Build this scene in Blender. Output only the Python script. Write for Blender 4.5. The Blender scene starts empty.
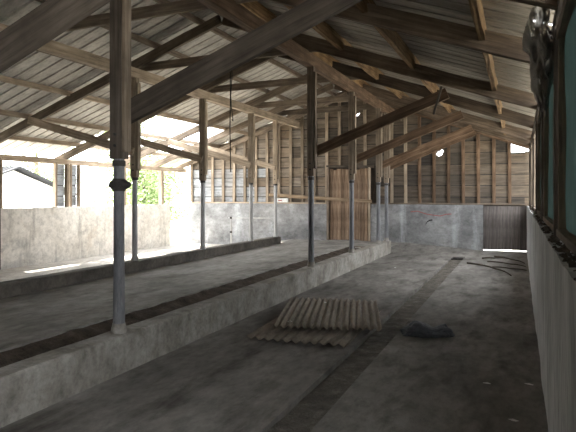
import bpy, bmesh, math, random
from mathutils import Vector, Matrix, noise as mn

random.seed(7)
S = bpy.context.scene
COL = S.collection
PI = math.pi

# ------------------------------------------------------------------ helpers
def lin(c):
    return tuple(((v/255)/12.92 if v/255 <= .04045 else ((v/255+.055)/1.055)**2.4) for v in c)

def link(o, parent=None):
    COL.objects.link(o)
    if parent is not None:
        o.parent = parent
    return o

def tag(o, label=None, cat=None, group=None, kind=None):
    if label: o['label'] = label
    if cat: o['category'] = cat
    if group: o['group'] = group
    if kind: o['kind'] = kind
    return o

def empty(name, loc=(0, 0, 0), rz=0):
    o = bpy.data.objects.new(name, None)
    o.location = loc
    o.rotation_euler = (0, 0, rz)
    o.empty_display_size = .1
    return link(o)

class MB:
    """collects faces of ONE piece and links it as one mesh object"""
    def __init__(s): s.v = []; s.f = []; s.c = []
    def face(s, pts, c=0.5):
        i = len(s.v); s.v += [tuple(p) for p in pts]; s.f.append(tuple(range(i, i+len(pts)))); s.c.append(c)
    def box(s, lo, hi, c=0.5):
        x0, y0, z0 = lo; x1, y1, z1 = hi
        p = [(x0,y0,z0),(x1,y0,z0),(x1,y1,z0),(x0,y1,z0),(x0,y0,z1),(x1,y0,z1),(x1,y1,z1),(x0,y1,z1)]
        i = len(s.v); s.v += p
        for q in ((0,3,2,1),(4,5,6,7),(0,1,5,4),(1,2,6,5),(2,3,7,6),(3,0,4,7)):
            s.f.append(tuple(i+k for k in q)); s.c.append(c)
    def tube(s, pts, r, n=10, caps=True, c=0.5):
        pts = [Vector(p) for p in pts]
        rs = r if isinstance(r, (list, tuple)) else [r]*len(pts)
        rings = []
        prev = None
        for k, p in enumerate(pts):
            d = (pts[min(k+1, len(pts)-1)] - pts[max(k-1, 0)]).normalized()
            if prev is None:
                a = d.orthogonal().normalized()
            else:
                a = (prev - d*prev.dot(d)).normalized()
            prev = a
            b = d.cross(a)
            i = len(s.v)
            for j in range(n):
                t = 2*PI*j/n
                s.v.append(tuple(p + (a*math.cos(t) + b*math.sin(t))*rs[k]))
            rings.append(i)
        for k in range(len(rings)-1):
            for j in range(n):
                s.f.append((rings[k]+j, rings[k]+(j+1) % n, rings[k+1]+(j+1) % n, rings[k+1]+j)); s.c.append(c)
        if caps:
            s.f.append(tuple(rings[0]+j for j in reversed(range(n)))); s.c.append(c)
            s.f.append(tuple(rings[-1]+j for j in range(n))); s.c.append(c)
    def build(s, name, mat, parent=None, smooth=False, loc=None, bevel=0, solid=0, col=False):
        me = bpy.data.meshes.new(name)
        me.from_pydata(s.v, [], s.f)
        if col:
            at = me.attributes.new('tint', 'FLOAT', 'FACE')
            for k, v in enumerate(s.c): at.data[k].value = v
        me.update()
        o = bpy.data.objects.new(name, me)
        if mat: me.materials.append(mat)
        if smooth:
            for p in me.polygons: p.use_smooth = True
        if bevel:
            m = o.modifiers.new('Bevel', 'BEVEL'); m.width = bevel; m.segments = 2; m.limit_method = 'ANGLE'
        if solid:
            m = o.modifiers.new('Solidify', 'SOLIDIFY'); m.thickness = solid; m.offset = 0
        if loc: o.location = loc
        return link(o, parent)

def timber(name, p0, p1, w, d, mat, parent=None, rough=.006, up=(0, 0, 1), seg=None, warp=.01):
    """rough sawn timber from p0 to p1; w = thickness across, d = depth along up"""
    p0 = Vector(p0); p1 = Vector(p1)
    L = (p1-p0).length
    x = (p1-p0).normalized()
    up = Vector(up)
    if abs(x.dot(up)) > .99: up = Vector((0, 1, 0))
    y = up.cross(x).normalized()
    z = x.cross(y)
    n = seg or max(2, int(L/.35))
    sd = random.uniform(0, 99)
    m = MB()
    prof = [(-1,-1),(-.3,-1),(.3,-1),(1,-1),(1,-.3),(1,.3),(1,1),(.3,1),(-.3,1),(-1,1),(-1,.3),(-1,-.3)]
    K = len(prof)
    for i in range(n+1):
        t = i/n
        bow = warp*L*.35*math.sin(t*PI)*math.sin(sd)
        for j, (a, b) in enumerate(prof):
            q = Vector((t*L*2+sd, j*.9, sd))
            e = mn.noise(q)*rough
            e2 = mn.noise(q+Vector((9, 4, 2)))*rough
            m.v.append((t*L, a*(w/2)+a*e+bow*.5, b*(d/2)+b*e2+bow))
    for i in range(n):
        for j in range(K):
            m.f.append((i*K+j, (i+1)*K+j, (i+1)*K+(j+1) % K, i*K+(j+1) % K)); m.c.append(.5)
    m.f.append(tuple(range(K))); m.f.append(tuple(n*K+j for j in reversed(range(K))))
    m.c += [.5, .5]
    o = m.build(name, mat, bevel=.004)
    M = Matrix((x, y, z)).transposed().to_4x4(); M.translation = p0
    if parent is not None:
        o.parent = parent
        o.matrix_local = Matrix.Translation(-Vector(parent.location)) @ M
    else:
        o.matrix_world = M
    return o

ORD = ['zeroth','first','second','third','fourth','fifth','sixth','seventh','eighth','ninth','tenth','eleventh','twelfth','thirteenth','fourteenth',
       'fifteenth','sixteenth','seventeenth','eighteenth','nineteenth','twentieth','twenty-first','twenty-second','twenty-third','twenty-fourth',
       'twenty-fifth','twenty-sixth','twenty-seventh','twenty-eighth','twenty-ninth']

# ------------------------------------------------------------------ materials
def nodes(name):
    m = bpy.data.materials.new(name); m.use_nodes = True
    nt = m.node_tree
    b = nt.nodes['Principled BSDF']
    return m, nt, b

def N(nt, t, **kw):
    n = nt.nodes.new(t)
    for k, v in kw.items():
        if k in n.inputs.keys(): n.inputs[k].default_value = v
        else: setattr(n, k, v)
    return n

def ramp(nt, fac, stops):
    r = nt.nodes.new('ShaderNodeValToRGB')
    el = r.color_ramp.elements
    while len(el) < len(stops): el.new(.5)
    for e, (p, c) in zip(el, stops):
        e.position = p; e.color = (*c, 1)
    nt.links.new(fac, r.inputs[0])
    return r.outputs[0]

def mixc(nt, fac, a, b, mode='MIX'):
    m = nt.nodes.new('ShaderNodeMix'); m.data_type = 'RGBA'; m.blend_type = mode
    if isinstance(fac, (int, float)): m.inputs[0].default_value = fac
    else: nt.links.new(fac, m.inputs[0])
    for k, v in ((6, a), (7, b)):
        if isinstance(v, tuple): m.inputs[k].default_value = (*v, 1)
        else: nt.links.new(v, m.inputs[k])
    return m.outputs[2]

def tex(nt, scale, stretch=(1, 1, 1), detail=6, rough=.6, coord='Object', dist=0):
    tc = nt.nodes.new('ShaderNodeTexCoord')
    mp = nt.nodes.new('ShaderNodeMapping'); mp.inputs['Scale'].default_value = stretch
    nt.links.new(tc.outputs[coord], mp.inputs[0])
    n = nt.nodes.new('ShaderNodeTexNoise')
    n.inputs['Scale'].default_value = scale; n.inputs['Detail'].default_value = detail; n.inputs['Roughness'].default_value = rough
    n.inputs['Distortion'].default_value = dist
    nt.links.new(mp.outputs[0], n.inputs['Vector'])
    return n.outputs['Fac']

def bump(nt, b, h, s, d=.02):
    bp = nt.nodes.new('ShaderNodeBump'); bp.inputs['Strength'].default_value = s; bp.inputs['Distance'].default_value = d
    nt.links.new(h, bp.inputs['Height']); nt.links.new(bp.outputs[0], b.inputs['Normal'])

def wood(name, dark, mid, light, rough=.85, vary=.35):
    m, nt, b = nodes(name)
    g = tex(nt, 3, (.5, 9, 9), 8, .65, dist=.4)
    base = ramp(nt, g, [(.25, dark), (.5, mid), (.78, light)])
    blot = tex(nt, 2.2, (1, 1, 1), 4)
    base = mixc(nt, ramp(nt, blot, [(.4, (0, 0, 0)), (.7, (.6,)*3)]), base, dark)
    oi = nt.nodes.new('ShaderNodeObjectInfo')
    mr = nt.nodes.new('ShaderNodeMapRange'); mr.inputs['To Min'].default_value = 1-vary; mr.inputs['To Max'].default_value = 1+vary
    nt.links.new(oi.outputs['Random'], mr.inputs[0])
    hs = nt.nodes.new('ShaderNodeHueSaturation'); nt.links.new(mr.outputs[0], hs.inputs['Value']); nt.links.new(base, hs.inputs['Color'])
    nt.links.new(hs.outputs[0], b.inputs['Base Color']); b.inputs['Roughness'].default_value = rough
    b.inputs['Specular IOR Level'].default_value = .15
    bump(nt, b, g, .6, .012)
    return m

def rough_mat(name, stops, scale=3, stretch=(1, 1, 1), rough=.9, bs=.4, bd=.02, extra=None, metal=0, spec=.25, detail=7):
    """stops: ramp of a noise; extra = (colour, scale, stretch, lo, hi, strength) stain layers"""
    m, nt, b = nodes(name)
    g = tex(nt, scale, stretch, detail, .65)
    c = ramp(nt, g, stops)
    for (col, sc, st, lo, hi, k) in (extra or []):
        f = tex(nt, sc, st, 6, .6, dist=.3)
        c = mixc(nt, ramp(nt, f, [(lo, (0, 0, 0)), (hi, (k,)*3)]), c, col)
    sp = tex(nt, max(9, scale*7), (max(stretch[0], .5), max(stretch[1], .5), max(stretch[2], .35)), 5, .75)
    c = mixc(nt, 1.0, c, ramp(nt, sp, [(.3, (.68,)*3), (.5, (1,)*3), (.7, (1.22,)*3)]), 'MULTIPLY')
    nt.links.new(c, b.inputs['Base Color'])
    b.inputs['Roughness'].default_value = rough; b.inputs['Metallic'].default_value = metal
    b.inputs['Specular IOR Level'].default_value = spec
    fine = tex(nt, scale*9, stretch, 4, .6)
    add = nt.nodes.new('ShaderNodeMath'); add.operation = 'ADD'
    nt.links.new(g, add.inputs[0]); nt.links.new(fine, add.inputs[1])
    bump(nt, b, add.outputs[0], bs, bd)
    return m

W_GREY  = wood('weathered timber', (.08, .062, .048), (.22, .175, .133), (.35, .285, .22))
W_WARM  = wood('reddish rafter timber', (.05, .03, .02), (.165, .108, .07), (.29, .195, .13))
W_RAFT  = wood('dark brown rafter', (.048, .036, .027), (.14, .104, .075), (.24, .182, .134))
W_PALE  = wood('pale stud timber', (.14, .108, .08), (.34, .272, .2), (.5, .41, .32))
W_WARM_LIT = wood('brown purlin timber with warm light tint', (.06, .035, .018), (.25, .155, .078), (.42, .29, .16))  # orange pushed up to paint warm ground bounce light into the purlins
W_DARK  = wood('dark post timber', (.042, .034, .028), (.115, .095, .079), (.185, .154, .128), vary=.2)
W_DOOR  = wood('brown door plank', (.085, .055, .037), (.3, .205, .138), (.56, .44, .33), vary=.5)
W_GATE  = wood('grey door plank', (.07, .06, .055), (.16, .14, .13), (.26, .23, .21), vary=.2)
W_LATH  = wood('yellowish lath', (.17, .12, .075), (.34, .25, .165), (.46, .36, .25), vary=.1)

CONC_FLOOR = rough_mat('worn concrete floor', [(.3, (.125, .117, .107)), (.5, (.215, .202, .185)), (.72, (.325, .308, .286))], 1.3, (1, .5, 1), bs=.35,
                       extra=[((.05, .042, .034), 2.5, (1.4, .5, 1), .5, .72, .75), ((.33, .31, .285), .9, (1, .6, 1), .58, .8, .5)])
CONC_AISLE = rough_mat('pale aisle concrete', [(.3, (.32, .295, .26)), (.55, (.45, .42, .38)), (.75, (.56, .535, .5))], 1.6, (1, 1, 1), bs=.3,
                       extra=[((.2, .17, .13), 2.2, (1, 1, 1), .6, .8, .6)])
CONC_BED  = rough_mat('concrete bed', [(.3, (.16, .15, .135)), (.5, (.26, .245, .225)), (.72, (.38, .365, .34))], 1.5, (.8, .5, 1), bs=.35,
                       extra=[((.09, .08, .068), 3, (1.2, .4, 1), .52, .75, .7)])
CONC_CURB = rough_mat('curb concrete', [(.3, (.17, .155, .135)), (.5, (.29, .27, .24)), (.75, (.42, .4, .37))], 2.2, (1, 1, 1), bs=.4,
                       extra=[((.1, .085, .065), 2.5, (1, 1, 1), .52, .72, .7), ((.45, .44, .42), 1.6, (1, 1, 1), .62, .75, .5)])
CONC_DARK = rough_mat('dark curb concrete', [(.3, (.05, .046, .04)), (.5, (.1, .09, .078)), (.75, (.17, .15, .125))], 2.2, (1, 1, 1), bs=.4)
CONC_BACK = rough_mat('grey back wall concrete', [(.3, (.13, .13, .13)), (.5, (.25, .25, .25)), (.72, (.4, .4, .4))], 1.1, (1, 1, 1.4), bs=.3,
                       extra=[((.55, .57, .59), 1.6, (1.2, 1, .25), .56, .74, .7), ((.12, .1, .08), 2.6, (1.6, 1, .4), .6, .8, .55), ((.13, .11, .09), .7, (1, 1, 1), .58, .75, .4)])
CONC_LEFT = rough_mat('stained white wall', [(.3, (.5, .47, .42)), (.5, (.65, .62, .57)), (.75, (.76, .74, .7))], 1.3, (1, 1, 1), bs=.25,
                       extra=[((.22, .21, .19), 2.6, (1, 1.7, .2), .55, .74, .7), ((.42, .33, .24), 1.2, (1, 1, 1), .6, .75, .6), ((.35, .35, .34), .8, (1, .8, 1.6), .6, .68, .6)])
CONC_RIGHT = rough_mat('grey wall concrete', [(.3, (.3, .295, .29)), (.5, (.45, .445, .435)), (.75, (.6, .59, .58))], 1.8, (1, 1, .35), bs=.3,
                       extra=[((.12, .115, .11), 2.4, (1, 2.5, .12), .5, .75, .6), ((.55, .55, .55), 3, (1, 2, .2), .6, .8, .5)])
DIRT  = rough_mat('brown dirt', [(.3, (.035, .027, .021)), (.55, (.085, .067, .052)), (.75, (.15, .12, .095))], 6, bs=.8, bd=.03)
SILT  = rough_mat('drain silt', [(.3, (.09, .08, .067)), (.55, (.17, .154, .13)), (.75, (.3, .275, .24))], 8, bs=1, bd=.03)
PIPE  = rough_mat('painted steel pipe', [(.3, (.1, .1, .107)), (.55, (.18, .182, .192)), (.75, (.28, .28, .29))], 3, (3, 3, .6), rough=.6, bs=.15,
                  extra=[((.1, .06, .04), 4, (1, 1, .5), .55, .75, .7)], spec=.4)
PIPE_PALE = rough_mat('pale galvanised pipe', [(.3, (.3, .3, .3)), (.55, (.42, .42, .42)), (.75, (.55, .55, .54))], 3, (3, 3, .6), rough=.55, bs=.15,
                  extra=[((.2, .14, .09), 4, (1, 1, .5), .58, .8, .6)], spec=.4)
IRON  = rough_mat('dark iron', [(.3, (.03, .028, .028)), (.7, (.08, .07, .065))], 8, rough=.7, bs=.3)
CORR  = rough_mat('weathered corrugated sheet', [(.3, (.155, .13, .102)), (.5, (.25, .213, .172)), (.75, (.36, .31, .255))], 1.6, (3, .5, 1), rough=.8, bs=.15,
                  extra=[((.1, .08, .06), 2.2, (5, .4, 1), .55, .75, .6)])
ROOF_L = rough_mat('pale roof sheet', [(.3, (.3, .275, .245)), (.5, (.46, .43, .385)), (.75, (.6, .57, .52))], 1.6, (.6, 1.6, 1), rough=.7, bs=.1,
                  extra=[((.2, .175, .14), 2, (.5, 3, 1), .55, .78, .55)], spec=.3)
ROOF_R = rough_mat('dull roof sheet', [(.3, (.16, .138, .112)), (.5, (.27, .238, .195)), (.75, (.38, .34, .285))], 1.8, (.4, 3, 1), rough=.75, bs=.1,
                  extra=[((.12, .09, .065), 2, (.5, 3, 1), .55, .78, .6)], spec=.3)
TARP = rough_mat('dark blue plastic tarp', [(.3, (.05, .056, .066)), (.6, (.12, .132, .152)), (.8, (.26, .275, .3))], 5, rough=.5, bs=.5, spec=.5)
PAPER = rough_mat('white scrap', [(.3, (.6, .6, .58)), (.7, (.8, .8, .78))], 6)
CABLE = rough_mat('black cable', [(.3, (.012, .012, .012)), (.7, (.03, .028, .026))], 8)
RED = rough_mat('faded red paint', [(.3, (.3, .09, .09)), (.7, (.42, .16, .15))], 6)
BLACKP = rough_mat('black paint', [(.3, (.02, .02, .02)), (.7, (.04, .04, .04))], 6)
WHITEP = rough_mat('white painted tin', [(.3, (.62, .62, .6)), (.7, (.75, .75, .72))], 4)
STICK = rough_mat('dry stick', [(.3, (.05, .04, .032)), (.7, (.12, .1, .08))], 8)
GROUND = rough_mat('sunlit ground', [(.3, (.5, .48, .42)), (.55, (.62, .6, .54)), (.75, (.7, .68, .62))], .8,
                   extra=[((.25, .32, .14), .5, (1, 1, 1), .55, .7, .6)])
BARK = rough_mat('bark', [(.3, (.07, .055, .04)), (.7, (.18, .15, .11))], 7)
WHITE_ROOF = rough_mat('dark tin roof', [(.3, (.02, .021, .024)), (.6, (.035, .036, .04)), (.8, (.06, .06, .065))], 2, rough=.8, bs=.1)
SHED_WALL = rough_mat('white shed wall', [(.3, (.5, .49, .48)), (.7, (.65, .64, .63))], 2)

def sheathing():
    m, nt, b = nodes('weathered sheathing boards')
    at = nt.nodes.new('ShaderNodeAttribute'); at.attribute_name = 'tint'
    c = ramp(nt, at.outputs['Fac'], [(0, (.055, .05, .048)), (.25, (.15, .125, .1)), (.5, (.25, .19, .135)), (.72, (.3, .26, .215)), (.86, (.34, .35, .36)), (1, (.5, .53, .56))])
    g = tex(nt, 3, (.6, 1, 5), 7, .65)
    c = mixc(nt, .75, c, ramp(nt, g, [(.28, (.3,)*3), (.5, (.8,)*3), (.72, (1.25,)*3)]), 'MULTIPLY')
    bl = tex(nt, 2.6, (1, 1, 1), 5)
    c = mixc(nt, ramp(nt, bl, [(.52, (0, 0, 0)), (.68, (.65,)*3)]), c, (.1, .085, .07))
    nt.links.new(c, b.inputs['Base Color']); b.inputs['Roughness'].default_value = .9; b.inputs['Specular IOR Level'].default_value = .15
    bump(nt, b, g, .5, .02)
    return m
SHEATH = sheathing()

def net_mat():
    m, nt, b = nodes('dark green shade netting')
    g = tex(nt, 5, (1, 1.6, .6), 7, .7)
    c = ramp(nt, g, [(.3, (.003, .0075, .0066)), (.55, (.008, .016, .0145)), (.78, (.03, .04, .036))])
    nt.links.new(c, b.inputs['Base Color']); b.inputs['Roughness'].default_value = .8
    tr = nt.nodes.new('ShaderNodeBsdfTranslucent'); nt.links.new(c, tr.inputs[0])
    mx = nt.nodes.new('ShaderNodeMixShader'); mx.inputs[0].default_value = .3
    nt.links.new(b.outputs[0], mx.inputs[1]); nt.links.new(tr.outputs[0], mx.inputs[2])
    nt.links.new(mx.outputs[0], nt.nodes['Material Output'].inputs[0])
    bump(nt, b, tex(nt, 60, (1, 1, 1), 2), .5, .01)
    return m
NET = net_mat()

def web_mat():
    m, nt, b = nodes('dusty cobweb')
    c = ramp(nt, tex(nt, 7, (1, 1, .5), 6), [(.3, (.12, .105, .09)), (.6, (.26, .24, .21)), (.8, (.38, .355, .32))])
    nt.links.new(c, b.inputs['Base Color']); b.inputs['Roughness'].default_value = .95
    a = ramp(nt, tex(nt, 16, (1, 1, .5), 6, .75), [(.36, (0, 0, 0)), (.46, (1, 1, 1))])
    nt.links.new(a, b.inputs['Alpha'])
    return m
WEB = web_mat()

def leaf_mat(name, c0, c1):
    m, nt, b = nodes(name)
    at = nt.nodes.new('ShaderNodeAttribute'); at.attribute_name = 'tint'
    c = ramp(nt, at.outputs['Fac'], [(0, c0), (1, c1)])
    nt.links.new(c, b.inputs['Base Color']); b.inputs['Roughness'].default_value = .6
    tr = nt.nodes.new('ShaderNodeBsdfTranslucent'); nt.links.new(c, tr.inputs[0])
    mx = nt.nodes.new('ShaderNodeMixShader'); mx.inputs[0].default_value = .45
    nt.links.new(b.outputs[0], mx.inputs[1]); nt.links.new(tr.outputs[0], mx.inputs[2])
    nt.links.new(mx.outputs[0], nt.nodes['Material Output'].inputs[0])
    return m
LEAF = leaf_mat('leaves', (.1, .16, .05), (.36, .43, .22))

# ------------------------------------------------------------------ layout
H = 1.55
XL, XR, YB, YF = -10.6, .17, 16.5, -2.2
RX, RZ, SL, SR = -4.82, 4.64, .355, .354       # ridge (rafter centre line) and the two slopes
X1, X2 = -6.5, -3.29                           # the two rows of posts
ROW1 = [8.38, 10.75, 13.16, 14.75]
ROW2 = [4.02, 8.97, 11.46, 13.88, 14.8]
FRAMES = [2.3, 4.0, 6.05, 8.62, 11.05, 13.46, 15.0]

def zr(x):                                     # rafter centre line
    return RZ - (SL*(RX-x) if x < RX else SR*(x-RX))

# ------------------------------------------------------------------ floor
def floor_h(x, y):
    ramp_ = min(1, max(0, (y-15.0)/1.2))
    if x > -3.16:
        k = min(1, max(0, (-1.0-x)/2.1))
        return .16*k*ramp_
    if x > -6.6:
        return .0 if y < 14.9 else .15
    if y > 14.9:
        k = min(1, max(0, (x+8.5)/1.9)); return -.1+.25*k
    return -.1

def grid_mesh(name, xs, ys, hf, mat, amp=.006, sc=1.6, parent=None):
    m = MB()
    for y in ys:
        for x in xs:
            m.v.append((x, y, hf(x, y)+amp*mn.noise(Vector((x*sc, y*sc, 3)))))
    nx = len(xs)
    for j in range(len(ys)-1):
        for i in range(nx-1):
            a = j*nx+i
            m.f.append((a, a+1, a+nx+1, a+nx)); m.c.append(.5)
    return m.build(name, mat, parent, smooth=False)

def fr(a, b, n): return [a+(b-a)*i/n for i in range(n+1)]

GY = 14.55                                     # far end of the drain
ys = fr(YF, 14.4, 60)+[GY]+fr(14.7, YB+.15, 9)
# walkway, drain walls and right slab as one continuous concrete floor with a channel sunk in it
def fh(x, y):
    if -1.565 < x < -1.275 and y < GY+.01: return -.085
    return floor_h(x, y)
xs = [-3.3]+fr(-3.1, -1.6, 8)+[-1.57, -1.56, -1.28, -1.27]+fr(-1.2, XR+.25, 8)
fl = grid_mesh('floor', xs, ys, fh, CONC_FLOOR, .005); tag(fl, kind='structure')
xs = fr(XL-.3, -6.45, 20); 
fa = grid_mesh('floor', xs, fr(YF, YB+.15, 60), floor_h, CONC_AISLE, .006); tag(fa, kind='structure')
fp = grid_mesh('floor', fr(-6.6, -3.2, 12), fr(14.9, YB+.15, 5), lambda x, y: .15, CONC_BED, .006); tag(fp, kind='structure')
# silt lying in the drain
ds = grid_mesh('drain_silt', fr(-1.555, -1.285, 6), fr(YF, GY-.02, 120), lambda x, y: -.032+.014*mn.noise(Vector((x*6, y*3, 1))), SILT, .01, 9)
tag(ds, 'dark silt and crumbs lying along the floor drain', 'dirt', kind='stuff')
# raised concrete bed between the rows of posts
m = MB(); m.box((-6.41, YF, -.12), (-4.28, 14.9, .165))
bed = m.build('floor_bed', CONC_BED); tag(bed, kind='structure')
# dirt slumped between bed and curb
def dh(x, y):
    t = (x+4.29)/(.88)
    return .15*(1-t)**2 + .0 + .05*mn.noise(Vector((x*4, y*3, 0)))*(1 if .02 < t < .98 else .2)
dg = grid_mesh('trough_dirt', fr(-4.29, -3.41, 14), fr(YF, 14.9, 300), dh, DIRT, .01, 7)
tag(dg, 'dark brown dirt slumped between the raised bed and the curb', 'dirt', kind='stuff')

def curb(name, x0, x1, z0, z1, mat, label):
    o = empty(name, ((x0+x1)/2, 6, 0))
    m = MB()
    n = 60
    for i in range(n+1):
        y = YF+(14.9-YF)*i/n
        e = lambda k: .008*mn.noise(Vector((y*2.1, k*3.3, x0)))
        for k, (x, z) in enumerate(((x0, z0), (x1, z0), (x1, z1-.015), (x1-.015, z1), (x0+.015, z1), (x0, z1-.015))):
            m.v.append((x+e(k)-o.location.x, y-6, z+e(k+9)))
    for i in range(n):
        for k in range(6):
            a, b = i*6+k, i*6+(k+1) % 6
            m.f.append((a, b, b+6, a+6)); m.c.append(.5)
    m.f.append(tuple(range(6))[::-1]); m.f.append(tuple(n*6+k for k in range(6))); m.c += [.5, .5]
    m.build('curb_body', mat, o)
    return tag(o, label, 'curb')
curb('concrete_curb', -3.4, -3.19, -.05, .33, CONC_CURB, 'pale grey concrete curb running along the walkway under the front row of posts')
curb('concrete_curb', -6.63, -6.4, -.13, .35, CONC_DARK, 'dark concrete curb under the row of posts beside the open side aisle')

# ------------------------------------------------------------------ walls
def lumpy_wall(name, x0, x1, y0, y1, z0, z1, mat, axis, seg=40, amp=.012, top=.02):
    """thick wall with a broken, uneven top edge"""
    m = MB()
    nz = 6
    for i in range(seg+1):
        t = i/seg
        for (s) in (0, 1):
            for k in range(nz+1):
                q = k/nz
                if axis == 'x': x = x0+(x1-x0)*t; y = (y0, y1)[s]
                else: y = y0+(y1-y0)*t; x = (x0, x1)[s]
                z = z0+(z1-z0)*q
                e = amp*mn.noise(Vector((x*1.3, y*1.3, z*1.6+5)))
                if k == nz: z += top*mn.noise(Vector((x*3.1, y*3.1, 2)))
                if axis == 'x': y += e
                else: x += e
                m.v.append((x, y, z))
    P = 2*(nz+1)
    for i in range(seg):
        for k in range(nz):
            a = i*P+k; b = a+P
            m.f.append((a, b, b+1, a+1)); a2 = a+nz+1; b2 = b+nz+1
            m.f.append((a2, a2+1, b2+1, b2)); m.c += [.5]*2
        a = i*P+nz; b = a+P
        m.f.append((a, b, b+nz+1, a+nz+1)); m.c.append(.5)
    for i in (0, seg):
        for k in range(nz):
            a = i*P+k
            m.f.append((a, a+1, a+nz+2, a+nz+1)); m.c.append(.5)
    return m.build(name, mat)

# left half wall, open above
o = lumpy_wall('wall_left', XL-.2, XL, 9.0, 15.5, -.2, 1.25, CONC_LEFT, 'y', 60, .01, .025); tag(o, kind='structure')
# left wall closed to the eave near the front
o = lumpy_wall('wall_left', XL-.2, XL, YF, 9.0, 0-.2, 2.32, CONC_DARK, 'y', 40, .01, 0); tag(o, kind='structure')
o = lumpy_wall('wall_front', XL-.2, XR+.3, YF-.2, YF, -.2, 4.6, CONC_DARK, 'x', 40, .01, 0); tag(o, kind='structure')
# back wall: concrete below, leaving the doorway (-5.5..-4.15) and the hatch (-.95..XR)
D0, D1 = -5.5, -4.15
o = lumpy_wall('wall_back', -10.45, D0, YB, YB+.18, -.2, 1.27, CONC_BACK, 'x', 40, .01, .012); tag(o, kind='structure')
wb = lumpy_wall('wall_back', D1, -.95, YB, YB+.18, -.2, 1.27, CONC_BACK, 'x', 30, .01, .012); tag(wb, kind='structure')
# right half wall
o = lumpy_wall('wall_right', XR, XR+.16, YF, YB+.15, -.2, 1.255, CONC_RIGHT, 'y', 120, .012, .02); tag(o, kind='structure')

# sheathing of the back wall above the concrete: gapped boards over dark backing, in bays between the studs
BAY = .4064
m = MB()
rnd = random.Random(11)
def tri_holes(x, z):
    for (hx, hz, hw, hh) in HOLES:
        if abs(x-hx) < hw and abs(z-hz) < hh: return True
    return False
HOLES = [(-2.13, 2.76, .075, .065), (-4.83, 4.05, .03, .03), (-4.3, 3.65, .03, .03), (-3.68, 3.2, .03, .03), (-4.55, 4.0, .035, .03)]
nb = 27
def prism(xa, xb, y0, za, zb, c, th=.018, up=.195):
    ta, tb = min(zb, zr(xa)+up), min(zb, zr(xb)+up)
    if max(ta, tb) <= za: return
    ta, tb = max(ta, za+.001), max(tb, za+.001)
    i = len(m.v)
    m.v += [(xa, y0, za), (xb, y0, za), (xb, y0+th, za), (xa, y0+th, za), (xa, y0, ta), (xb, y0, tb), (xb, y0+th, tb), (xa, y0+th, ta)]
    for q in ((0,3,2,1),(4,5,6,7),(0,1,5,4),(1,2,6,5),(2,3,7,6),(3,0,4,7)):
        m.f.append(tuple(i+k for k in q)); m.c.append(c)
ROWS = [1.2]
while ROWS[-1] < 4.9: ROWS.append(ROWS[-1]+rnd.choice((.27, .3, .33)))
for i in range(nb):
    xa = -10.45+i*BAY; xb = min(xa+BAY, XR+.1)
    if xa > XR: break
    xm = (xa+xb)/2
    bay = rnd.random()
    for za, zb in zip(ROWS, ROWS[1:]):
        if za > max(zr(xa), zr(xb))+.19: break
        if D0 < xm < D1 and zb < 2.6: continue
        if D0 < xm < D1: za = max(za, 2.4)
        r = .6*rnd.random()+.4*bay
        if xm < -7.6: base = .76+.24*r if za < 2.3 else .5+.26*r  # lower bays beside the open side painted pale bluish, as if sunlit
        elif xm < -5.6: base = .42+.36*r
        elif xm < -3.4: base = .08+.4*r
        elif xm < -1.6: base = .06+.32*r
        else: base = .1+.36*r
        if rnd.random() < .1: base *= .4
        zc = zb-.022
        if xm > -.32 and zb > 2.6:      # daylight under the dull slope
            zc = min(zc, 2.73-.06*rnd.random())
            if zc < za+.03: continue
        hole = any(xa-.1 < h[0] < xb+.1 and za-.1 < h[1] < zb+.1 for h in HOLES)
        y0 = YB+.07+rnd.uniform(-.004, .004)
        if not hole:
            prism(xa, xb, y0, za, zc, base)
            prism(xa, xb, y0+.022, za-.02, zc+.03 if zc < zb-.03 else zb+.01, .0, .012)
        else:
            n_ = 14
            for a in range(n_):
                for b in range(n_):
                    x0 = xa+(xb-xa)*a/n_; x1 = xa+(xb-xa)*(a+1)/n_
                    z0 = za+(zb-za)*b/n_; z1 = za+(zb-za)*(b+1)/n_
                    if not tri_holes((x0+x1)/2+.02*math.sin(40*z0), (z0+z1)/2+.02*math.sin(31*x0)): prism(x0, x1, y0, z0, z1, base)
# dark grooves between courses: near-black backing boards paint the shade of the gaps
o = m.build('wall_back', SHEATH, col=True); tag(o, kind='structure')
# sill plate on the concrete
t = timber('trim_1', (-10.45, YB+.05, 1.29), (D0, YB+.05, 1.29), .12, .045, W_PALE); tag(t, kind='structure')
t = timber('trim_2', (D1, YB+.05, 1.29), (XR, YB+.05, 1.29), .12, .045, W_GREY); tag(t, kind='structure')
# studs
k = 0
for i in range(nb):
    x = -10.42+i*BAY
    if x > XR-.04: continue
    k += 1
    zt = zr(x)-.05
    zb = 1.315
    if D0 < x < D1: zb = 2.42
    s = timber('wall_stud', (x, YB+.03, zb), (x+rnd.uniform(-.015, .015), YB+.03, zt), .09, .05, W_PALE if x < -3 else W_WARM, up=(0, 1, 0), rough=.004, warp=0)
    tag(s, f'upright timber stud on the back wall, {ORD[k]} counted from the open side', 'stud', 'studs of the back wall')

# painted marks on the right of the back wall
m = MB()
def ribbon(pts, w, y):
    for (a, b) in zip(pts, pts[1:]):
        m.face([(a[0], y, a[1]-w), (b[0], y, b[1]-w), (b[0], y, b[1]+w), (a[0], y, a[1]+w)])
ribbon([(-2.95, 1.06), (-2.75, 1.08), (-2.5, 1.0), (-2.3, .97), (-2.1, .95), (-1.95, 1.0), (-1.8, 1.01)], .012, YB-.016)
m.build('paint_scrawl', RED, wb, solid=.003)['label'] = 'faded red scrawl'
m = MB(); ribbon([(-2.52, .7), (-2.48, .77), (-2.41, .82), (-2.33, .83)], .018, YB-.016)
m.build('paint_tick', BLACKP, wb, solid=.003)['label'] = 'short black painted curve'

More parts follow.
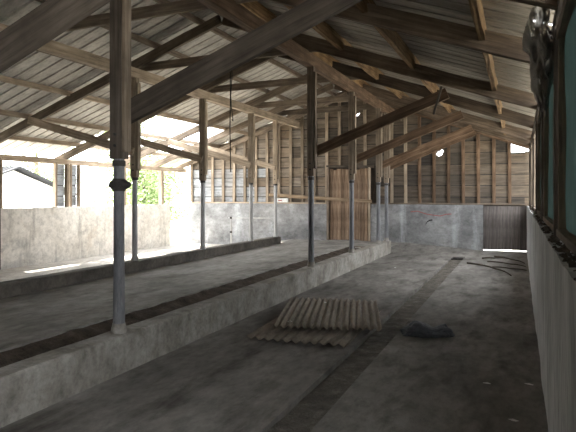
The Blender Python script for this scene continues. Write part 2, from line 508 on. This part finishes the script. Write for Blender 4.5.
# doorway: brown plank door and frame
d1 = empty('door_1', ((D0+D1)/2, YB+.02, 0)); tag(d1, kind='structure')
x = D0+.05; n = 0
while x < D1-.12:
    w = random.choice((.12, .15, .17))
    w = min(w, D1-.1-x)
    timber('door_plank', (x+w/2, YB+.02, .16+random.uniform(0, .04)), (x+w/2, YB+.02, 2.36+random.uniform(-.05, .03)), w+.006, .03+.012*(int(x*50)%2), W_DOOR, d1, up=(0, 1, 0), warp=0)
    x += w
timber('door_light_block', ((D0+D1)/2, YB+.2, -.1), ((D0+D1)/2, YB+.2, 2.66), D1-D0+.56, .02, W_DARK, d1, up=(0, 1, 0), warp=0)  # added dark board: blocks daylight leaks and darkens the gap beside the door
timber('door_header', (D0-.05, YB+.03, 2.44), (D1+.1, YB+.03, 2.4), .08, .07, W_DARK, d1, warp=0)
timber('door_jamb', (D1-.04, YB-.0, .16), (D1-.04, YB-.0, 2.38), .06, .08, W_PALE, d1, up=(0, 1, 0), warp=0)
timber('door_jamb', (D0-.0, YB-.0, .16), (D0-.0, YB-.0, 2.38), .06, .08, W_GREY, d1, up=(0, 1, 0), warp=0)
# grey plank hatch low in the corner
d2 = empty('door_2', (-.4, YB, 0)); tag(d2, kind='structure')
x = -.94
while x < XR-.03:
    w = min(random.choice((.16, .19, .21)), XR-x+.02)
    timber('door_plank', (x+w/2, YB+.04, .03+random.uniform(0, .015)), (x+w/2, YB+.04, 1.24), w+.006, .03+.012*(int(x*50)%2), W_GATE, d2, up=(0, 1, 0), warp=0)
    x += w
timber('door_light_block', (-.4, YB+.075, .04), (-.4, YB+.075, 1.25), 1.2, .02, W_GATE, d2, up=(0, 1, 0), warp=0)  # added board behind the planks, keeps daylight from leaking between them
timber('door_ledge', (-.95, YB+.1, .95), (XR, YB+.1, .95), .03, .1, W_GATE, d2, warp=0)

# left side: header plate, jamb posts, piece of boarded pier
t = timber('eave_plate', (XL-.08, YF, 2.39), (XL-.08, YB, 2.39), .12, .13, W_PALE, warp=0)
tag(t, 'long pale timber plate carrying the eave above the open side', 'eave plate')
for i, (y, w, lab) in enumerate(((13.25, .13, 'pale squared post on the half wall, midway along the open side'),
                       (15.12, .13, 'white squared post at the end of the stained half wall'),
                       (9.02, .12, 'timber jamb on the half wall where the open side begins'))):
    p = timber('jamb_post', (XL-.09, y, 1.24), (XL-.09, y, 2.36), w, w, W_PALE, up=(1, 0, 0), rough=.004, warp=0)
    tag(p, lab, 'post', 'posts along the open side')
pier = empty('boarded_pier', (XL-.09, 11.0, 1.24))
tag(pier, 'short boarded pier of two panels between studs on the white half wall', 'wall pier')
for y in (10.62, 11.0, 11.12, 11.42):
    timber('pier_stud', (XL-.05, y, 1.24), (XL-.05, y, 2.35), .06, .09, W_PALE, pier, up=(1, 0, 0), rough=.003, warp=0)
for (ya, yb) in ((10.65, 10.97), (11.15, 11.39)):
    m = MB()
    for k in range(4):
        m.box((XL-.12, ya-11, .02+k*.27), (XL-.1, yb-11, .27+k*.27), .97)  # palest tint paints floor bounce light into the pier boards
    for k in range(1, 4):
        m.box((XL-.13, ya-11, k*.27), (XL-.12, yb-11, .02+k*.27), .1)
    for q in range(len(m.v)): m.v[q] = (m.v[q][0]-(XL-.09), m.v[q][1], m.v[q][2])
    m.build('pier_panel', SHEATH, pier, col=True)

# ------------------------------------------------------------------ right side above the half wall
WP = [1.9, 4.4, 6.95, 9.4, 11.8, 14.2, 16.3]
for i, y in enumerate(WP):
    p = timber('wall_post', (XR+.1, y, 1.26), (XR+.1, y, zr(XR+.1)-.1), .12, .1, W_DARK, up=(1, 0, 0), rough=.008, warp=0)
    tag(p, f'dark timber post between the green mesh windows, {ORD[len(WP)-i]} from the back wall', 'post', 'posts between the mesh windows')
for i in range(len(WP)-1):
    ya, yb = WP[i]+.07, WP[i+1]-.07
    w = empty(f'window_{i+1}', (XR+.12, (ya+yb)/2, 1.3)); tag(w, kind='structure')
    m = MB(); ny, nz = 14, 12
    zt = zr(XR+.12)-.16-1.3
    for a in range(ny+1):
        for b in range(nz+1):
            y = ya+(yb-ya)*a/ny; z = .0+zt*b/nz
            m.v.append((.02*mn.noise(Vector((y*2, z*2, i))), y-(ya+yb)/2, z))
    for a in range(ny):
        for b in range(nz):
            q = a*(nz+1)+b; m.f.append((q, q+nz+1, q+nz+2, q+1)); m.c.append(.5)
    if i < 3: m.build('net', NET, w, smooth=True)      # the windows toward the back have lost their netting
    timber('window_sill', (XR+.1, ya, 1.29), (XR+.1, yb, 1.29), .07, .05, W_GREY, w, warp=0)
    timber('window_head', (XR+.1, ya, zr(XR+.1)-.17), (XR+.1, yb, zr(XR+.1)-.17), .07, .08, W_GREY, w, warp=0)
    for yy in (ya+.03, yb-.03):
        timber('window_stile', (XR+.1, yy, 1.31), (XR+.1, yy, zr(XR+.1)-.2), .05, .05, W_GREY, w, up=(1, 0, 0), warp=0)
timb = timber('eave_plate', (XR+.1, YF, zr(XR+.1)-.06), (XR+.1, YB, zr(XR+.1)-.06), .1, .08, W_DARK, warp=0)
tag(timb, 'dark timber plate carrying the eave above the green mesh windows', 'eave plate')
# dark debris on top of the half wall
rnd = random.Random(5)
m = MB()
for k in range(420):
    y = rnd.uniform(2.0, 15.8); x = XR+.06+rnd.uniform(-.05, .05); s = rnd.uniform(.008, .022)
    z = 1.25
    a = rnd.uniform(0, PI)
    dx, dy = math.cos(a)*s, math.sin(a)*s*2
    m.face([(x-dx, y-dy, z), (x+dy*.4, y-dx, z+.002), (x+dx, y+dy, z+s*.6), (x-dy*.4, y+dx, z+s*.8)])
    m.face([(x-dx, y-dy, z), (x+dx, y+dy, z+s*.6), (x+dy*.4, y-dx, z+s*1.1)])
o = m.build('wall_top_debris', DIRT, solid=.006); tag(o, 'dark crumbs and leaf litter along the top of the half wall under the mesh', 'debris', kind='stuff')

# ragged cobweb hanging at the eave by the near mesh window
web = empty('cobweb', (XR+.0, 4.85, 2.95)); tag(web, 'ragged dusty grey cobweb mat hanging from the eave over the green mesh', 'cobweb')
m = MB(); nu, nv = 40, 26
for b in range(nv+1):
    v = b/nv
    wid = (.55+.45*math.sin(v*PI*.8+.6))*(1-.6*v*v)
    for a in range(nu):
        t = a/nu*2*PI
        q = Vector((math.cos(t)*1.5, math.sin(t)*1.5, v*3.2))
        e = 1+.6*mn.noise(q)+.3*mn.noise(q*3)
        m.v.append((-.03+.1*wid*e*math.cos(t)+.03*v, .5*wid*e*math.sin(t), -.72*v-.03+.08*mn.noise(q*2)))
for b in range(nv):
    for a in range(nu):
        m.f.append((b*nu+a, b*nu+(a+1) % nu, (b+1)*nu+(a+1) % nu, (b+1)*nu+a)); m.c.append(.5)
m.build('web_mat', WEB, web, smooth=True)

# ------------------------------------------------------------------ roof sheets
EL, ER = -11.15, .5                            # eaves
def roof(name, side, mat):
    m = MB()
    pitch = .27
    xs_ = fr(EL, RX, 24) if side < 0 else fr(RX, ER, 22)
    if side < 0: xs_ = sorted(xs_+[-8.45, -9.6])
    else: xs_ = sorted(xs_+[.1])
    y = YF-.25
    def zz(x): return zr(x)+.205
    holes = []
    if side < 0: holes = [(-11.3, -8.44, 11.15, 13.42), (-9.61, -8.44, 13.4, 14.3), (-11.3, -8.44, 14.3, 15.7)]
    else: holes = [(.09, .6, 5.4, 5.47)]
    yb = [YF-.25+pitch*i for i in range(int((YB+.5-YF)/pitch)+2)]
    brk = sorted([(v, 'r') for v in yb]+[(h[2], 'h') for h in holes]+[(h[3], 'h') for h in holes])
    ys_ = []
    for v, k in brk:
        if k == 'r': ys_ += [(v-.026, 0), (v-.018, .05), (v+.018, .05), (v+.026, 0)]
        else: ys_.append((v, 0))
    ys_.sort()
    n = len(xs_)
    for (yy, dz) in ys_:
        for x in xs_:
            m.v.append((x, yy, zz(x)+dz+.006*mn.noise(Vector((x*1.2, yy*1.2, 0)))))
    for j in range(len(ys_)-1):
        for i in range(n-1):
            xm = (xs_[i]+xs_[i+1])/2; ym = (ys_[j][0]+ys_[j+1][0])/2
            if any(h[0] < xm < h[1] and h[2] < ym < h[3] for h in holes): continue
            a = j*n+i
            m.f.append((a, a+1, a+n+1, a+n)); m.c.append(.5)
    o = m.build(name, mat, solid=.003)
    tag(o, kind='structure')
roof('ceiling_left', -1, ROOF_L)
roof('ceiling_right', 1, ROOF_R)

# ------------------------------------------------------------------ roof timbers
NF = len(FRAMES)
for i, y in enumerate(FRAMES):
    k = ORD[NF-i]
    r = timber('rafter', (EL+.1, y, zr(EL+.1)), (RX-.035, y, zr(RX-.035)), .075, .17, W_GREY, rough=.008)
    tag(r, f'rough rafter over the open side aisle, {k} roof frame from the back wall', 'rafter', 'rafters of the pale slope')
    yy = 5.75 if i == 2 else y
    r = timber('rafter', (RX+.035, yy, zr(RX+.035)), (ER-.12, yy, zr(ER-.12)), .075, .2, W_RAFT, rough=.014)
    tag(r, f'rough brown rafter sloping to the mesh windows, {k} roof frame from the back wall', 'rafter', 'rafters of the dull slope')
# rafters against the gable
r = timber('rafter', (EL+.1, YB-.08, zr(EL+.1)), (RX-.04, YB-.08, zr(RX-.04)), .07, .14, W_GREY); tag(r, 'rafter lying against the boarded gable on the open side', 'rafter', 'rafters of the pale slope')
r = timber('rafter', (RX+.04, YB-.08, zr(RX+.04)), (ER-.1, YB-.08, zr(ER-.1)), .07, .14, W_WARM); tag(r, 'rafter lying against the boarded gable on the mesh side', 'rafter', 'rafters of the dull slope')

PL = [-10.33, -9.35, -8.25, -7.2, -6.18, -5.25]
PR = [-4.4, -3.6, -2.63, -1.5, -.34]
for i, x in enumerate(PL):
    p = timber('purlin', (x, YF-.1, zr(x)+.135), (x, YB+.06, zr(x)+.135), .055, .1, W_GREY if i > 2 else W_PALE, rough=.006, warp=0)
    tag(p, f'long purlin under the pale roof sheets, {ORD[i+1]} up from the open eave', 'purlin', 'purlins of the pale slope')
for i, x in enumerate(PR):
    p = timber('purlin', (x, YF-.1, zr(x)+.09), (x, YB+.06, zr(x)+.09), .06, .2, W_WARM_LIT, rough=.014, warp=0)
    tag(p, f'rough purlin under the dull roof sheets, {ORD[len(PR)-i]} up from the mesh window eave', 'purlin', 'purlins of the dull slope')
    if i >= 2:    # packing blocks scabbed along the purlins between rafters
        pass
p = timber('ridge_board', (RX, YF-.1, RZ+.1), (RX, YB+.2, RZ+.1), .05, .2, W_DARK)
tag(p, 'dark ridge board along the peak of the roof', 'ridge board')
# long girders on the posts
g = timber('girder', (X1, YF, 3.77), (X1, YB, 3.77), .12, .18, W_PALE, rough=.005, warp=0)
tag(g, 'long pale girder on the row of posts beside the open aisle', 'girder')
g = timber('girder', (X2, YF, 3.83), (X2, YB, 3.83), .13, .2, W_WARM, rough=.006, warp=0)
tag(g, 'long brown girder on the row of posts along the walkway curb', 'girder')
# collar ties
for i, y in enumerate(FRAMES):
    if i < 1: continue
    t = timber('collar_tie', (X1-.55, y+.09, 3.94), (X2+.35, y+.09, 3.99), .05, .15, W_GREY, rough=.006)
    tag(t, f'horizontal collar tie across both girders, {ORD[NF-i]} from the back wall', 'collar tie', 'collar ties')
# knee braces
for i, y in enumerate([2.4]+ROW2):
    zb, xt = 2.3, -1.05
    k = ORD[6-i]
    w = .2 if i < 2 else .17
    b = timber('knee_brace', (X2-.02, y+.085, zb-.03), (xt, y+.085, zr(xt)-.16), .05, w, W_DARK if i < 2 else W_WARM, rough=.004, warp=0)
    tag(b, f'diagonal brace from walkway curb post up to dull roof, {k} from the back wall', 'brace', 'braces on the walkway side')
for i, y in enumerate(ROW1):
    xt = -9.0
    b = timber('knee_brace', (X1+.04, y-.09, 2.33), (xt, y-.09, zr(xt)-.12), .05, .15, W_PALE, rough=.004, warp=0)
    tag(b, f'diagonal brace from aisle curb post up to pale roof, {ORD[4-i]} from the back wall', 'brace', 'braces on the aisle side')

# ------------------------------------------------------------------ posts
def post(x, y, zt, near, pale, label, group, tw=.13):
    p = empty('post', (x, y, .325 if x > -5 else .34)); tag(p, label, 'post', group)
    z0 = .34
    r = .047
    m = MB(); m.tube([(0, 0, 0), (0, 0, .8), (0, 0, 1.62)], [r*1.12, r, r], 16)
    pp = m.build('pipe', PIPE_PALE if pale else PIPE, p, smooth=False)
    m = MB(); m.tube([(0, 0, -.0), (0, 0, .03), (0, 0, .09)], [r*1.5, r*1.5, r*1.2], 16); m.build('base_collar', CONC_CURB if not pale else PIPE_PALE, pp)
    wm = W_DARK if near else (W_PALE if pale else W_GREY)
    timber('timber', (x, y, 1.87), (x, y, zt), tw, .1, wm, p, up=(0, 1, 0), rough=.005, warp=0)
    timber('side_plank', (x+tw/2+.018, y+.0, 1.93 if near else 2.0), (x+tw/2+.018, y, zt-.1), .034, .09, W_GREY if near else wm, p, up=(0, 1, 0), rough=.004, warp=0)
    m = MB(); m.tube([(0, 0, 1.48), (0, 0, 1.53)], r*1.22, 16); m.build('sleeve', IRON, pp)
    for zz in (1.66, 1.76):
        m = MB(); m.tube([(0, -.062, zz), (0, -.05, zz)], .014, 8); m.build('bolt', IRON, p)
    if near:
        m = MB()
        m.tube([(-.002, 0, 1.26), (-.002, 0, 1.29), (-.002, 0, 1.34), (-.002, 0, 1.37)], [.052, .066, .066, .052], 16)
        cl = m.build('clamp', IRON, p)
        for sx, L in ((-1, .03), (1, .05)):
            m = MB(); m.tube([(sx*.05, 0, 1.315), (sx*(.072), 0, 1.315), (sx*(.075+L*.6), 0, 1.315), (sx*(.075+L), 0, 1.315)], [.045, .04, .028, .012], 12)
            m.build('clamp_lug', IRON, cl)
    return p
for i, y in enumerate(ROW2):
    post(X2, y, 3.74, i == 0, False, ['dark near post with an iron clamp, grey steel pipe below and thick timber above',
        'grey pipe post on the walkway curb, fourth from the back wall', 'grey pipe post on the walkway curb, third from the back wall',
        'grey pipe post on the walkway curb, second from the back wall', 'grey pipe post at the back end of the walkway curb'][i], 'posts along the walkway curb', .125 if i == 0 else .115)
for i, y in enumerate(ROW1):
    post(X1, y, 3.69, False, True, f'pale pipe and timber post on the dark aisle curb, {ORD[4-i]} from the back wall', 'posts along the aisle curb', .13)

# ------------------------------------------------------------------ loose things
# corrugated sheets
def corrugated(cx, cy, cz, W, L, n, ang, tilt, label):
    o = empty('corrugated_sheet', (cx, cy, cz), ang)
    o.rotation_euler = (tilt[0], tilt[1], ang)
    m = MB(); nu = n*10; nl = 10
    for j in range(nl+1):
        for i in range(nu+1):
            u = i/nu; v = j/nl
            m.v.append(((u-.5)*W, (v-.5)*L, .016*math.cos(u*n*2*PI)+.012*mn.noise(Vector((u*3, v*3, cx)))))
    for j in range(nl):
        for i in range(nu):
            a = j*(nu+1)+i; m.f.append((a, a+1, a+nu+2, a+nu+1)); m.c.append(.5)
    s = m.build('sheet', CORR, o, smooth=True, solid=.005)
    tag(o, label, 'corrugated sheet', 'corrugated sheets on the walkway')
    return o
corrugated(-2.19, 6.28, .028, 1.12, 1.75, 11, R_ if (R_ := math.radians(2.5)) else 0, (0, 0), 'lower corrugated sheet flat on the walkway, mostly under another sheet')
corrugated(-2.2, 6.71, .08, 1.2, 1.72, 15, math.radians(15.5), (0, math.radians(.6)), 'upper corrugated sheet lying skewed across the other and out over the drain')

# tarp bundle
t = empty('tarp', (-.95, 6.33, 0), math.radians(20)); tag(t, 'crumpled dark blue plastic tarp lying beside the floor drain', 'tarp')
bm = bmesh.new(); bmesh.ops.create_icosphere(bm, subdivisions=5, radius=1)
for v in bm.verts:
    p = v.co.copy()
    f = 1+.16*mn.noise(p*1.6+Vector((3, 1, 5)))+.14*mn.noise(p*3)+.12*abs(mn.noise(p*5+Vector((2, 2, 2))))+.07*mn.noise(Vector((p.x*3, p.y*14, p.z*14)))
    x, y, z = p.x*.27*f, p.y*.15*f, p.z
    hgt = .085+.05*math.exp(-((p.x+.45)/.35)**2)+.03*math.exp(-((p.x-.75)/.25)**2)-.02*math.exp(-((p.x-.25)/.2)**2)
    z = max(0, .02+z*hgt*f) if z > -.2 else 0
    v.co = (x, y, z)
me = bpy.data.meshes.new('tarp_body'); bm.to_mesh(me); bm.free()
for p in me.polygons: p.use_smooth = True
me.materials.append(TARP)
link(bpy.data.objects.new('tarp_body', me), t)

# lath across the back wall and white box on the ledge
l = timber('lath', (-7.5, YB-.03, 1.56), (-4.1, YB-.06, 1.36), .03, .1, W_LATH, rough=.004, warp=.004)
tag(l, 'long yellowish lath nailed slanting across the back wall and plank door', 'lath')
b = empty('tin_box', (-7.02, YB+.0, 1.275)); tag(b, 'small white box with a dark red mark on the back wall ledge', 'box')
m = MB(); m.box((-.19, -.06, 0.04), (.2, .04, .17)); bb = m.build('box_body', WHITEP, b, bevel=.008)
m = MB(); m.box((-.13, -.064, .08), (.0, -.06, .12)); m.build('mark', RED, bb)

# pipe rail beside the last aisle post
pr = empty('pipe_rail', (-7.95, 14.75, -.1)); tag(pr, 'thin galvanised pipe rail with one leg beside the end of the aisle curb', 'rail')
m = MB(); m.tube([(0, 0, 0), (0, 0, 1.0)], .025, 10); up_ = m.build('upright', PIPE_PALE, pr)
m = MB(); m.tube([(-.08, 0, .97), (1.4, 0, .99)], .016, 10); m.build('bar', PIPE_PALE, pr)
for zz in (.55, .97):
    m = MB(); m.tube([(0, 0, zz-.03), (0, 0, zz+.03)], .036, 10); m.build('coupling', IRON, up_)

# hanging cable
c = empty('cable', (-4.66, 8.62, 3.9)); tag(c, 'thin black cable with a small hook hanging from a collar tie', 'cable')
m = MB(); m.tube([(.0, 0, 0), (.005, 0, -.6), (-.005, 0, -1.2), (.01, 0, -1.95)], .009, 8); m.build('main_cord', CABLE, c)
m = MB(); m.tube([(.03, 0, .0), (.035, 0, -.3), (.012, 0, -.62), (.02, 0, -.8), (.05, 0, -1.0), (.055, 0, -1.07), (.035, 0, -1.04)], .008, 8); m.build('hook', CABLE, c)
st = timber('hanging_strap', (-1.1, 8.75, 3.2), (-1.22, 8.75, 2.78), .02, .035, W_DARK, rough=.002, warp=0)
tag(st, 'short dark stick hanging from the rafter beside a diagonal brace', 'stick')

# sticks on the floor in the back corner
SP = [((-1.1, 13.2), (-.15, 11.4), .018, 'long bent dry branch on the floor from the drain toward the mesh wall', .1),
      ((-.6, 14.9), (.1, 13.6), .016, 'dry branch on the floor nearest the grey plank hatch', .05),
      ((-.7, 13.7), (.12, 13.0), .014, 'dry branch on the floor in the middle of the scatter', .04),
      ((-.85, 14.3), (-.35, 14.55), .018, 'short dark stick on the floor in front of the grey hatch', .01),
      ((-.55, 12.7), (.13, 12.35), .013, 'thin dry stick on the floor close against the mesh wall', .02)]
for (a, b_, r, lab, bend) in SP:
    m = MB(); pts = []; rs = []
    for k in range(9):
        q = k/8
        pts.append((a[0]+(b_[0]-a[0])*q+bend*math.sin(q*PI)*1.5+.015*mn.noise(Vector((q*5, r*99, 0))), a[1]+(b_[1]-a[1])*q+bend*math.sin(q*PI), r+.004+.012*abs(math.sin(q*6))))
        rs.append(r*(1.1-.5*q))
    o = m.tube(pts, rs, 8); o = m.build('branch', STICK, smooth=True)
    tag(o, lab, 'branch', 'branches in the back corner')
# white scraps
for (x, y, s, lab) in ((-.29, 4.12, .02, 'tiny white scrap on the slab, farther of the pair near the mesh wall edge'),):
    pass
SCR = [(487, 384), (529, 385), (513, 421), (395, 268), (325, 303), (290, 322)]
SL_ = ['white scrap on the slab beside the mesh wall, farther in from the wall', 'white scrap on the slab close against the foot of the mesh wall', 'white scrap on the slab nearest the viewer',
       'white scrap on the walkway past the corrugated sheets, toward the back', 'white scrap lying on the back edge of the upper corrugated sheet', 'white scrap lying amid the ribs of the upper corrugated sheet']
YAW = math.atan((520-288)/560)
for i, (px, py) in enumerate(SCR):
    h = .085 if i >= 4 else 0.0
    zc = 560*(H-h)/(py-195); a = (px-288)/560
    x = zc*(a*math.cos(YAW)-math.sin(YAW)); y = zc*(a*math.sin(YAW)+math.cos(YAW))
    m = MB(); n = 7; top = (0, 0, .012)
    ring = [(.03*(1+.4*math.sin(k*2.3+i))*math.cos(k*2*PI/n), .018*(1+.4*math.cos(k*1.7+i))*math.sin(k*2*PI/n), .002) for k in range(n)]
    m.v = ring+[top]; m.f = [(k, (k+1) % n, n) for k in range(n)]+[tuple(reversed(range(n)))]; m.c = [.5]*(n+1)
    o = m.build('paper_scrap', PAPER, loc=(x, y, h+.004)); tag(o, SL_[i], 'scrap', 'white scraps on the floor')
# broken grate at the end of the drain
g = empty('drain_grate', (-1.4, 14.3, -.02)); tag(g, 'rusty broken grate over the back end of the floor drain', 'grate')
for k in range(5):
    m = MB(); m.box((-.13, -.2+k*.09, 0), (.13, -.17+k*.09, .02)); m.build('bar', IRON, g)
for sx in (-1, 1):
    m = MB(); m.box((sx*.13-.012, -.22, -.005), (sx*.13+.012, .22, .025)); m.build('rail', IRON, g)

# ------------------------------------------------------------------ outside
m = MB()
m.face([(-60, -40, -.22), (XL-.1, -40, -.22), (XL-.1, 60, -.22), (-60, 60, -.22)])
o = m.build('ground', GROUND); tag(o, kind='structure')
m = MB(); m.face([(XL-.1, YB+.1, -.06), (30, YB+.1, -.06), (30, 60, -.06), (XL-.1, 60, -.06)])
o = m.build('ground', GROUND); tag(o, kind='structure')
m = MB(); m.face([(XR+.1, -40, -.1), (30, -40, -.1), (30, YB+.1, -.1), (XR+.1, YB+.1, -.1)])
o = m.build('ground', GROUND); tag(o, kind='structure')

def tree(name, x, y, h, w, n, label, group, seed):
    rd = random.Random(seed)
    t = empty(name, (x, y, -.22)); tag(t, label, 'tree' if name == 'tree' else 'shrub', group)
    m = MB()
    m.tube([(0, 0, 0), (.05, .02, h*.3), (-.03, .04, h*.6), (.02, 0, h*.85)], [.09*w*.6, .07*w*.6, .05*w*.6, .02], 8)
    for k in range(6):
        a = k*1.1; z = h*(.3+.08*k)
        m.tube([(0, 0, z), (math.cos(a)*w*.25, math.sin(a)*w*.25, z+h*.1), (math.cos(a)*w*.4, math.sin(a)*w*.4, z+h*.16)], [.03*w*.6, .02*w*.6, .008], 6)
    m.build('trunk', BARK, t)
    m = MB()
    cl = [(rd.uniform(-1, 1)*w*.38, rd.uniform(-1, 1)*w*.38, h*rd.uniform(.2, .95)) for _ in range(26)]
    for k in range(n):
        c = rd.choice(cl); s = w*.2
        p = Vector((rd.gauss(c[0], s), rd.gauss(c[1], s), max(.1, rd.gauss(c[2], h*.06))))
        d = Vector((rd.uniform(-1, 1), rd.uniform(-1, 1), rd.uniform(-.6, .6))).normalized()
        q = d.orthogonal().normalized()
        L = rd.uniform(.09, .16); wd = L*.35
        m.face([p, p+d*L*.5+q*wd, p+d*L, p+d*L*.5-q*wd], rd.random())
    m.build('foliage', LEAF, t, col=True)
tree('shrub', -13.1, 17.4, 3.4, 1.9, 4500, 'pale green leafy shrub outside just past the end of the stained half wall', 'trees and shrubs outside', 1)
tree('shrub', -14.6, 20.2, 3.3, 1.9, 3500, 'leafy shrub outside seen through the floor-deep gap beside the back wall', 'trees and shrubs outside', 2)
tree('tree', -18.2, 22.5, 6.0, 3.4, 8000, 'taller tree outside behind the shrubs at the gap', 'trees and shrubs outside', 3)
tree('tree', -26.0, 24.5, 5.8, 4.0, 6000, 'pale tree outside showing over the low shed roof', 'trees and shrubs outside', 4)

# low white-roofed shed outside
sh = empty('shed', (-20.2, 15.2, -.22), PI/2); tag(sh, 'low shed outside with dark tin roof beyond the stained half wall', 'shed')
m = MB(); m.box((-2.2, -2.9, 0), (2.2, 3.2, 2.0)); m.face([(-2.2, -2.9, 2), (2.2, -2.9, 2), (0, -2.9, 2.7)]); m.face([(-2.2, 3.2, 2), (0, 3.2, 2.7), (2.2, 3.2, 2)]); m.build('shed_wall', SHED_WALL, sh)
m = MB()
for k in range(28):
    y0 = -3.3+k*.24
    for sx in (-1, 1):
        m.face([(sx*2.9, y0, 1.78), (sx*2.9, y0+.21, 1.78), (0, y0+.21, 2.8), (0, y0, 2.8)])
        m.face([(sx*2.9, y0+.21, 1.78), (sx*2.9, y0+.24, 1.82), (0, y0+.24, 2.84), (0, y0+.21, 2.8)])
m.build('shed_roof', WHITE_ROOF, sh, solid=.05)

# ------------------------------------------------------------------ light, sky, camera
w = bpy.data.worlds.new('World'); S.world = w; w.use_nodes = True
nt = w.node_tree
bg = nt.nodes['Background']
bg.inputs[0].default_value = (.93, .965, 1.0, 1); bg.inputs[1].default_value = 2.2
sun = bpy.data.lights.new('sun', 'SUN'); sun.energy = 6.5; sun.angle = math.radians(.6); sun.color = (1, .95, .86)
so = link(bpy.data.objects.new('sun', sun))
d = Vector((-.5, .1, .87)).normalized()
so.rotation_euler = d.to_track_quat('Z', 'Y').to_euler()
so.location = (-20, 10, 20)

cam = bpy.data.cameras.new('camera'); co = link(bpy.data.objects.new('camera', cam))
cam.sensor_width = 36; cam.lens = 35; cam.clip_start = .02
cam.shift_y = -21/576
co.location = (0, 0, H)
co.rotation_euler = (PI/2, 0, YAW)
S.camera = co
S.view_settings.view_transform = 'Standard'
S.view_settings.look = 'None'
S.view_settings.gamma = 1
S.view_settings.use_curve_mapping = False
S.view_settings.exposure = 2.15
S.cycles.use_denoising = True
S.cycles.max_bounces = 14
S.cycles.diffuse_bounces = 8
S.cycles.transparent_max_bounces = 12
